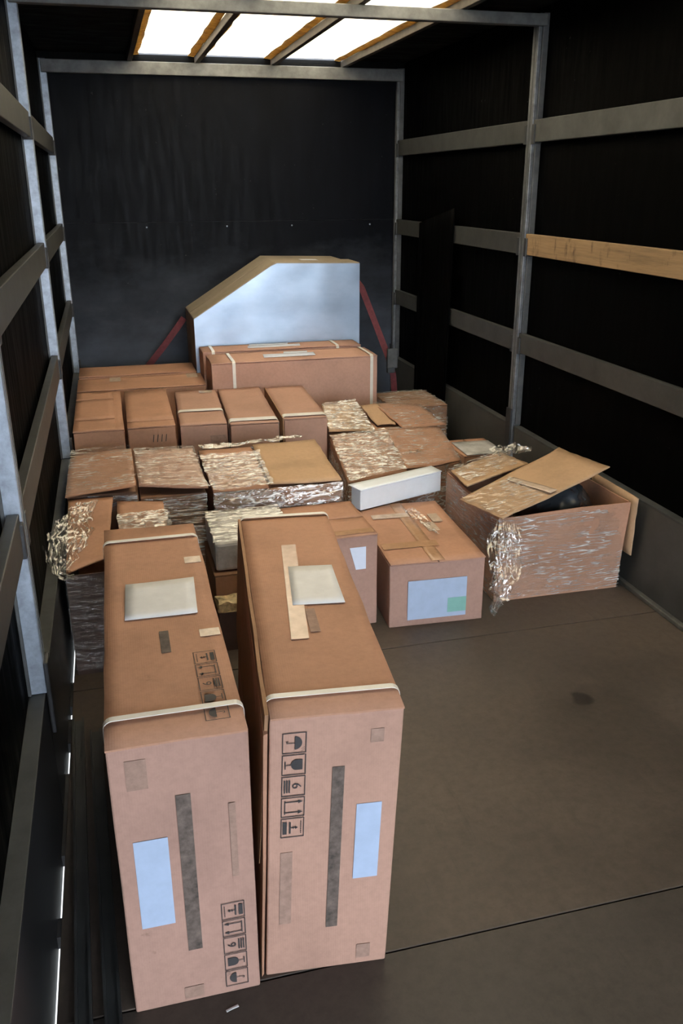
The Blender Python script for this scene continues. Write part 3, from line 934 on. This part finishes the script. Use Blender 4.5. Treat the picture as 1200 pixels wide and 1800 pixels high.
t = carton('rightmost carton of the five standing in a row', 0.978, 4.49, 0, -0.045, 0.240, 0.80, 0.500, 'card_pink', ROW, 'one', False, seed=17)
strap_round(t, 0.240, 0.50, 0.060, 0.055)
hexa('side_flap', M['card_edge'], t, rect8(-0.128, -0.1215, 0.0, 0.78, 0.02, 0.508), 4, 0.001, 2, bw=0.001)

# film-wrapped second row ------------------------------------------------------
FW = 'film wrapped cartons in the middle of the load'
def q_rect(w, d):
    return [(-w / 2, 0), (w / 2, 0), (w / 2, d), (-w / 2, d)]

# left one with a big top flap
t = thing('wrapped_carton', 'film wrapped carton in front of the leftmost row carton, by left wall', 'carton', (-0.110, 3.60, 0), 0, FW)
hexa('body', M['card_dark'], t, rect8(-0.145, 0.140, 0, 0.58, 0, 0.468), 6, 0.003, 21)
sheet('flap', M['card'], t, [(-0.146, -0.10, 0.500), (0.142, -0.06, 0.512), (0.142, 0.55, 0.497), (-0.140, 0.55, 0.492)], 0.004, 10, 10, 0.005, 21, rag=0.003)
filmsheet('film', M['film_top'], t, [(-0.146, -0.10, 0.507), (0.142, -0.06, 0.519), (0.142, 0.60, 0.504), (-0.142, 0.60, 0.500)], 30, 40, 0.004, 21)
sidewrap('film_side', M['film'], t, q_rect(0.285, 0.58), 0.02, 0.46, seed=21, skip=(1,))

# its neighbour
t = thing('wrapped_carton', 'film wrapped carton with a glossy lifted lid in front of second row carton', 'carton', (0.185, 3.545, 0), 0, FW)
hexa('body', M['card_dark'], t, rect8(-0.140, 0.140, 0, 0.60, 0, 0.455), 6, 0.003, 22)
sheet('flap', M['card_pink'], t, [(-0.142, 0.02, 0.498), (0.146, -0.04, 0.484), (0.140, 0.60, 0.480), (-0.142, 0.62, 0.482)], 0.004, 10, 10, 0.005, 22, rag=0.003)
filmsheet('film', M['film_top'], t, [(-0.142, 0.02, 0.505), (0.148, -0.04, 0.491), (0.142, 0.62, 0.487), (-0.142, 0.64, 0.489)], 36, 50, 0.006, 22)
sidewrap('film_side', M['film'], t, q_rect(0.28, 0.60), 0.02, 0.45, seed=22, skip=(1, 3))

# centre one, left half under film, right half a clean flap
t = thing('wrapped_carton', 'film wrapped carton with a plain golden flap on its right half, centre of load', 'carton', (0.632, 3.435, 0), 0.0, FW)
hexa('body', M['card_dark'], t, rect8(-0.285, 0.272, 0, 0.62, 0, 0.478), 8, 0.004, 23)
sheet('flap', M['card_gold'], t, [(-0.04, 0.02, 0.498), (0.270, -0.005, 0.493), (0.295, 0.63, 0.498), (-0.02, 0.63, 0.500)], 0.005, 10, 12, 0.008, 23, rag=0.003)
sheet('flap', M['card'], t, [(-0.288, 0.0, 0.486), (-0.05, 0.0, 0.486), (-0.03, 0.62, 0.488), (-0.285, 0.62, 0.488)], 0.004, 8, 10, 0.006, 24, rag=0.003)
filmsheet('film', M['film_heavy'], t, [(-0.288, -0.01, 0.497), (-0.03, -0.01, 0.502), (-0.01, 0.50, 0.503), (-0.290, 0.50, 0.500)], 40, 50, 0.010, 23)
sidewrap('film_side', M['film_heavy'], t, [(-0.285, 0), (0.272, 0), (0.272, 0.62), (-0.285, 0.62)], 0.25, 0.487, 0.004, 0.012, 23, 40, 18, skip=(1, 3))
bunch('film_roll', M['film_bunch'], t, [(-0.28, 0.64, 0.50), (-0.05, 0.65, 0.505), (0.15, 0.66, 0.512), (0.24, 0.66, 0.52)], [0.05, 0.05, 0.06, 0.03], 40, 8, 0.012, 3)

# right of centre: large crumpled bundle and torn carton behind it
def quad_carton(label, q, h, mat, seed, film_m, top_amp=0.010, n=10):
    x0 = sum(p[0] for p in q) / 4; y0 = sum(p[1] for p in q) / 4
    t = thing('wrapped_carton', label, 'carton', (x0, y0, 0), 0, FW)
    l = [(p[0] - x0, p[1] - y0) for p in q]
    hexa('body', M[mat], t, [(*p, 0) for p in l] + [(l[i][0], l[i][1], h[i]) for i in range(4)], n, 0.006, seed, 6)
    return t, l
qB = [(1.035, 3.800), (1.690, 3.985), (1.780, 4.540), (1.120, 4.510)]
t, l = quad_carton('crumpled film wrapped carton behind the white box', qB, (0.335, 0.345, 0.372, 0.368), 'card', 31, 'film_heavy')
H4 = (0.335, 0.345, 0.372, 0.368)
mid0 = [(l[0][i] + l[1][i]) / 2 for i in (0, 1)]; mid1 = [(l[3][i] + l[2][i]) / 2 for i in (0, 1)]
sheet('flap', M['card'], t, [(*l[0], 0.342), (*mid0, 0.352), (*mid1, 0.385), (*l[3], 0.376)], 0.004, 10, 12, 0.010, 31, rag=0.004)
sheet('flap', M['card'], t, [(*mid0, 0.360), (*l[1], 0.352), (*l[2], 0.380), (*mid1, 0.392)], 0.004, 10, 12, 0.010, 32, rag=0.006)
filmsheet('film', M['film_heavy'], t, [(*l[0], 0.352), (*mid0, 0.364), (*mid1, 0.396), (*l[3], 0.386)], 44, 60, 0.012, 31)
filmsheet('film', M['film_top'], t, [(*mid0, 0.370), (*l[1], 0.362), (*l[2], 0.390), (*mid1, 0.402)], 40, 50, 0.008, 32)
sidewrap('film_side', M['film_heavy'], t, l, 0.10, 0.345, 0.006, 0.016, 31, 40, 18)
bunch('film_knot', M['film_bunch'], t, [(0.02, -0.10, 0.370), (0.06, -0.12, 0.385), (0.10, -0.10, 0.372)], [0.05, 0.07, 0.03], 16, 10, 0.02, 8)

qT = [(1.135, 4.560), (1.800, 4.590), (1.840, 5.000), (1.205, 4.970)]
t, l = quad_carton('torn open film wrapped carton with raised flaps below the strapped carton', qT, (0.365, 0.365, 0.365, 0.365), 'card_dark', 33, 'film_top')
sheet('flap', M['card_gold'], t, [(-0.36, -0.18, 0.385), (-0.09, -0.20, 0.372), (-0.10, 0.20, 0.455), (-0.31, 0.20, 0.440)], 0.004, 12, 12, 0.008, 33, rag=0.008)
filmsheet('film', M['film_heavy'], t, [(-0.36, -0.19, 0.395), (-0.09, -0.21, 0.382), (-0.10, 0.21, 0.466), (-0.31, 0.21, 0.450)], 40, 50, 0.010, 33)
sheet('flap', M['card_gold'], t, [(-0.05, -0.10, 0.378), (0.06, -0.13, 0.385), (0.05, 0.20, 0.425), (-0.06, 0.22, 0.420)], 0.004, 8, 10, 0.010, 34, rag=0.016)
sheet('flap', M['card'], t, [(0.07, -0.24, 0.384), (0.36, -0.16, 0.372), (0.33, 0.20, 0.395), (0.02, 0.22, 0.428)], 0.004, 12, 10, 0.012, 35, rag=0.010)
filmsheet('film', M['film_top'], t, [(0.07, -0.24, 0.394), (0.36, -0.16, 0.382), (0.33, 0.20, 0.406), (0.02, 0.22, 0.438)], 40, 40, 0.010, 35)

# small film wrapped one at the right wall
t = carton('brown film wrapped carton with small white label beside the lashing strap', 1.868, 5.100, 0, 0.0, 0.37, 0.44, 0.360, 'card_dark', FW, 'y', False, 'wrapped_carton', seed=41)
sidewrap('film_side', M['film'], t, q_rect(0.37, 0.44), 0.02, 0.362, seed=41)
filmsheet('film', M['film_top'], t, [(-0.185, 0, 0.367), (0.185, 0, 0.367), (0.185, 0.44, 0.367), (-0.185, 0.44, 0.367)], 30, 30, 0.004, 41)
label_on('paper_label', M['paper'], t, 'f', 0.015, 0.090, 0.235, 0.310, -0.010)

t = carton('low carton with pale grey sheet on top beside the right wall', 1.935, 4.215, 0, 0.0, 0.25, 0.32, 0.292, 'card', None, 'x', False, seed=42)
sheet('grey_sheet', M['foam'], t, [(-0.11, 0.0, 0.300), (0.118, 0.0, 0.300), (0.118, 0.24, 0.300), (-0.10, 0.26, 0.300)], 0.004, 6, 6, 0.002, 3)

# ================================================================== FRONT LEFT: open carton by the wall
t = thing('open_carton', 'dark film wrapped open carton between left wall and tall cartons', 'carton', (-0.055, 2.92, 0), 0)
w2, dd, hh, th = 0.190, 0.60, 0.405, 0.005
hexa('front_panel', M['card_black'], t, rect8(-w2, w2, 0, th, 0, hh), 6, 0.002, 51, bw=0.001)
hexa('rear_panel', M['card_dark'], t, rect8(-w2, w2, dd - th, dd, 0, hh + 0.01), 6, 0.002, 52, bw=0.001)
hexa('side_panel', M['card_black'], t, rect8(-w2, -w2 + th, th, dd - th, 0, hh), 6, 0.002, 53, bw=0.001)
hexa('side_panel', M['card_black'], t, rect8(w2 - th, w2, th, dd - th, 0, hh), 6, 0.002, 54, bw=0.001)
boxm('bottom_panel', M['card_dark'], t, -w2 + th, w2 - th, th, dd - th, 0.001, 0.006, 0)
sheet('flap', M['card'], t, [(-0.185, -0.02, 0.420), (-0.040, 0.08, 0.428), (-0.010, 0.60, 0.475), (-0.190, 0.60, 0.478)], 0.004, 10, 14, 0.006, 55, rag=0.003)
sheet('flap', M['card'], t, [(0.003, 0.23, 0.425), (0.190, 0.20, 0.430), (0.190, 0.56, 0.450), (0.003, 0.60, 0.455)], 0.004, 8, 10, 0.004, 56, rag=0.003)
filmsheet('film', M['film_heavy'], t, [(0.003, 0.22, 0.434), (0.205, 0.19, 0.438), (0.205, 0.46, 0.452), (0.003, 0.44, 0.452)], 36, 36, 0.010, 56)
sidewrap('film_side', M['film_dark'], t, q_rect(2 * w2, dd), 0.02, hh - 0.005, 0.005, 0.008, 57)
bunch('film_bunch', M['film_bunch'], t, [(-0.10, 0.56, 0.490), (-0.15, 0.38, 0.475), (-0.190, 0.20, 0.458), (-0.205, 0.05, 0.44), (-0.180, -0.07, 0.420)], [0.05, 0.12, 0.15, 0.11, 0.03], 70, 24, 0.026, 11)

# white wrapped block and what it stands on
t = thing('wrapped_block', 'white film wrapped block in the gap between the two tall cartons', 'block', (0.455, 3.06, 0.292), 0)
hexa('body', M['foam'], t, rect8(-0.155, 0.155, 0, 0.345, 0, 0.118), 8, 0.005, 61, 9, bw=0.012)
filmsheet('film', M['film_heavy'], t, [(-0.157, -0.002, 0.124), (0.157, -0.002, 0.124), (0.157, 0.345, 0.124), (-0.157, 0.345, 0.124)], 30, 30, 0.004, 61)
t = carton('brown carton under the white wrapped block', 0.450, 3.04, 0, 0, 0.32, 0.36, 0.284, 'card_dark', None, 'x', False, seed=62)
t = thing('torn_board', 'pale torn board scrap in the gap between the two tall cartons', 'scrap', (0.345, 2.955, 0))
hexa('body', M['card_black'], t, rect8(-0.055, 0.075, 0, 0.072, 0, 0.165), 6, 0.003, 63, bw=0.002)
hexa('torn_edge', M['straw'], t, rect8(-0.055, 0.075, 0.0, 0.072, 0.167, 0.205), 12, 0.012, 64, 24, bw=0)

# ================================================================== FRONT RIGHT
# carton behind the right tall carton, with small white label
t = carton('carton with small trapezoid white label, partly behind right tall carton', 0.785, 3.020, 0, 0.02, 0.315, 0.39, 0.398, 'card_tan', None, 'y', False, lid='card', seed=71, overlap=0.004)
v = [(0.040, -0.004, 0.352), (0.108, -0.004, 0.352), (0.108, -0.004, 0.255), (0.066, -0.004, 0.255)]
mesh('paper_label', v + [(a, b - 0.0006, c) for a, b, c in v], [(0, 1, 2, 3), (4, 5, 6, 7), (0, 1, 5, 4), (1, 2, 6, 5), (2, 3, 7, 6), (3, 0, 4, 7)], M['paper'], t)
label_on('tape', M['tan_tape'], t, 't', -0.06, 0.150, 0.015, 0.06, 0.402)

t = carton('square carton with large pale label, left of the open wrapped carton', 1.178, 2.955, 0, -0.050, 0.400, 0.670, 0.283, 'card_tan', None, 'x', True, lid='card', seed=72, overlap=0.006)
label_on('shipping_label', M['paper_blue'], t, 'f', -0.125, 0.125, 0.030, 0.205, -0.003)
label_on('green_corner', M['teal'], t, 'f', 0.045, 0.125, 0.05, 0.115, -0.004)
label_on('tape', M['tan_tape'], t, 't', -0.19, 0.05, 0.14, 0.20, 0.2875)
label_on('tape', M['pale_tape'], t, 't', -0.150, 0.02, 0.485, 0.535, 0.2875)
label_on('tape', M['pale_tape'], t, 't', 0.055, 0.105, 0.30, 0.40, 0.2875)
label_on('tape', M['pale_tape'], t, 't', 0.105, 0.150, 0.40, 0.50, 0.2875)
bunch('film_tail', M['film_bunch'], t, [(0.03, 0.55, 0.300), (0.06, 0.40, 0.300), (0.075, 0.25, 0.298)], [0.06, 0.05, 0.02], 24, 8, 0.010, 5)

# long white box
t = thing('white_box', 'long plain white box lying on square carton', 'box', (1.262, 3.650, 0.2895), 0.345)
hexa('body', M['white_board'], t, rect8(-0.250, 0.235, 0, 0.075, 0.0, 0.098), 6, 0.002, 81, bw=0.004)
sheet('lid_panel', M['white_board'], t, [(-0.253, -0.004, 0.100), (0.236, -0.004, 0.102), (0.236, 0.078, 0.108), (-0.262, 0.082, 0.106)], 0.003, 10, 4, 0.002, 82)

# big open carton with black bag
cx, cy, cw, cdp, ch = 1.787, 3.070, 0.590, 0.620, 0.400
t = thing('open_carton', 'large open carton wrapped in film holding black bag, beside right wall', 'carton', (cx, cy, 0), -0.012)
w2 = cw / 2
hexa('front_panel', M['card'], t, [(-w2, 0, 0), (w2, 0, 0), (w2, 0.006, 0), (-w2, 0.006, 0), (-w2, 0, ch - 0.01), (w2 + 0.015, -0.01, ch + 0.012), (w2 + 0.015, -0.004, ch + 0.012), (-w2, 0.006, ch - 0.01)], 10, 0.005, 91, bw=0.001)
hexa('rear_panel', M['card'], t, rect8(-w2, w2, cdp - 0.006, cdp, 0, ch), 8, 0.004, 92, bw=0.001)
hexa('side_panel', M['card'], t, rect8(-w2, -w2 + 0.006, 0.006, cdp - 0.006, 0, ch - 0.005), 8, 0.004, 93, bw=0.001)
hexa('side_panel', M['card'], t, [(w2 - 0.006, 0.006, 0), (w2, 0.006, 0), (w2, cdp - 0.006, 0), (w2 - 0.006, cdp - 0.006, 0), (w2 + 0.008, 0.0, ch + 0.012), (w2 + 0.014, 0.0, ch + 0.012), (w2, cdp - 0.006, ch), (w2 - 0.006, cdp - 0.006, ch)], 8, 0.004, 94, bw=0.001)
boxm('bottom_panel', M['card_dark'], t, -w2 + 0.006, w2 - 0.006, 0.006, cdp - 0.006, 0.001, 0.007, 0)
B = lambda x, y, z: (x - cx, y - cy, z)
sheet('flap', M['card_gold'], t, [B(1.390, 3.270, 0.408), B(1.468, 2.995, 0.415), B(2.085, 3.235, 0.515), B(2.010, 3.570, 0.515)], 0.005, 16, 10, 0.012, 95, rag=0.006)
sheet('tape', M['pale_tape'], t, [B(1.640, 3.345, 0.458), B(1.680, 3.360, 0.464), B(1.775, 3.120, 0.474), B(1.735, 3.105, 0.468)], 0.001, 4, 10, 0.004, 96)
sheet('flap', M['card_gold'], t, [B(1.485, 3.630, 0.418), B(1.470, 3.385, 0.425), B(1.850, 3.545, 0.452), B(1.800, 3.770, 0.450)], 0.005, 12, 10, 0.008, 97, rag=0.008)
filmsheet('film', M['film_top'], t, [B(1.485, 3.640, 0.428), B(1.490, 3.42, 0.435), B(1.800, 3.555, 0.462), B(1.800, 3.780, 0.460)], 36, 30, 0.010, 97)
filmsheet('film', M['film_top'], t, [B(1.395, 3.26, 0.420), B(1.470, 3.000, 0.426), B(1.72, 3.09, 0.468), B(1.66, 3.36, 0.466)], 36, 36, 0.008, 98)
sheet('side_flap', M['card_gold'], t, [B(2.112, 3.035, 0.165), B(2.118, 3.40, 0.170), B(2.112, 3.42, 0.435), B(2.104, 3.02, 0.440)], 0.005, 8, 8, 0.004, 99, rag=0.004)
sidewrap('film_side', M['film'], t, q_rect(cw, cdp), 0.01, ch - 0.01, 0.005, 0.010, 91, 40, 24, skip=(1, 2))
ft = bunch('film_tail', M['film_bunch'], None, [(-0.290, -0.05, 0.40), (-0.320, -0.09, 0.31), (-0.350, -0.165, 0.22), (-0.385, -0.185, 0.14), (-0.405, -0.190, 0.07)], [0.10, 0.15, 0.13, 0.10, 0.04], 56, 18, 0.016, 13)
ft.location = (cx, cy - 0.025, 0)
tag(ft, 'loose crumpled clear film hanging between square carton and large open carton', 'film')
bunch('film_bunch', M['film_bunch'], t, [(-0.02, 0.66, 0.46), (0.08, 0.68, 0.475), (0.15, 0.66, 0.470)], [0.12, 0.15, 0.10], 40, 18, 0.025, 14)

bm = bmesh.new()
bmesh.ops.create_icosphere(bm, subdivisions=5, radius=1.0)
for v in bm.verts:
    p = v.co.copy()
    q = Vector((p.x * 0.165, p.y * 0.195, p.z * (0.165 if p.z > 0 else 0.26)))
    k = nz(q, 9, 5); k2 = nz(q, 24, 6)
    v.co = q + p * (0.018 * k.x + (0.010 - 0.022 * abs(k2.x)))
me = bpy.data.meshes.new('plastic_bag'); bm.to_mesh(me); bm.free()
me.polygons.foreach_set('use_smooth', [True] * len(me.polygons))
o = link('plastic_bag', me, M['bag'])
o.location = (1.880, 3.340, 0.295)
tag(o, 'crumpled black plastic bag inside the large open carton', 'bag')

# small scraps on the floor
def scrap(label, x, y, l, w, rz):
    o = sheet('paper_scrap', M['paper_warm'], None, [(-l / 2, -w / 2, 0.0035), (l / 2, -w / 2, 0.003), (l / 2, w / 2, 0.0035), (-l / 2, w / 2, 0.003)], 0.001, 4, 3, 0.001, 7, 40, rag=0.002)
    o.location = (x, y, 0); o.rotation_euler = (0, 0, rz)
    tag(o, label, 'scrap')
scrap('tiny white scrap on floor at right frame edge', 1.36, 1.40, 0.018, 0.014, 0.6)
scrap('tiny pale sliver on floor before tall left carton', 0.115, 1.395, 0.028, 0.006, 0.3)
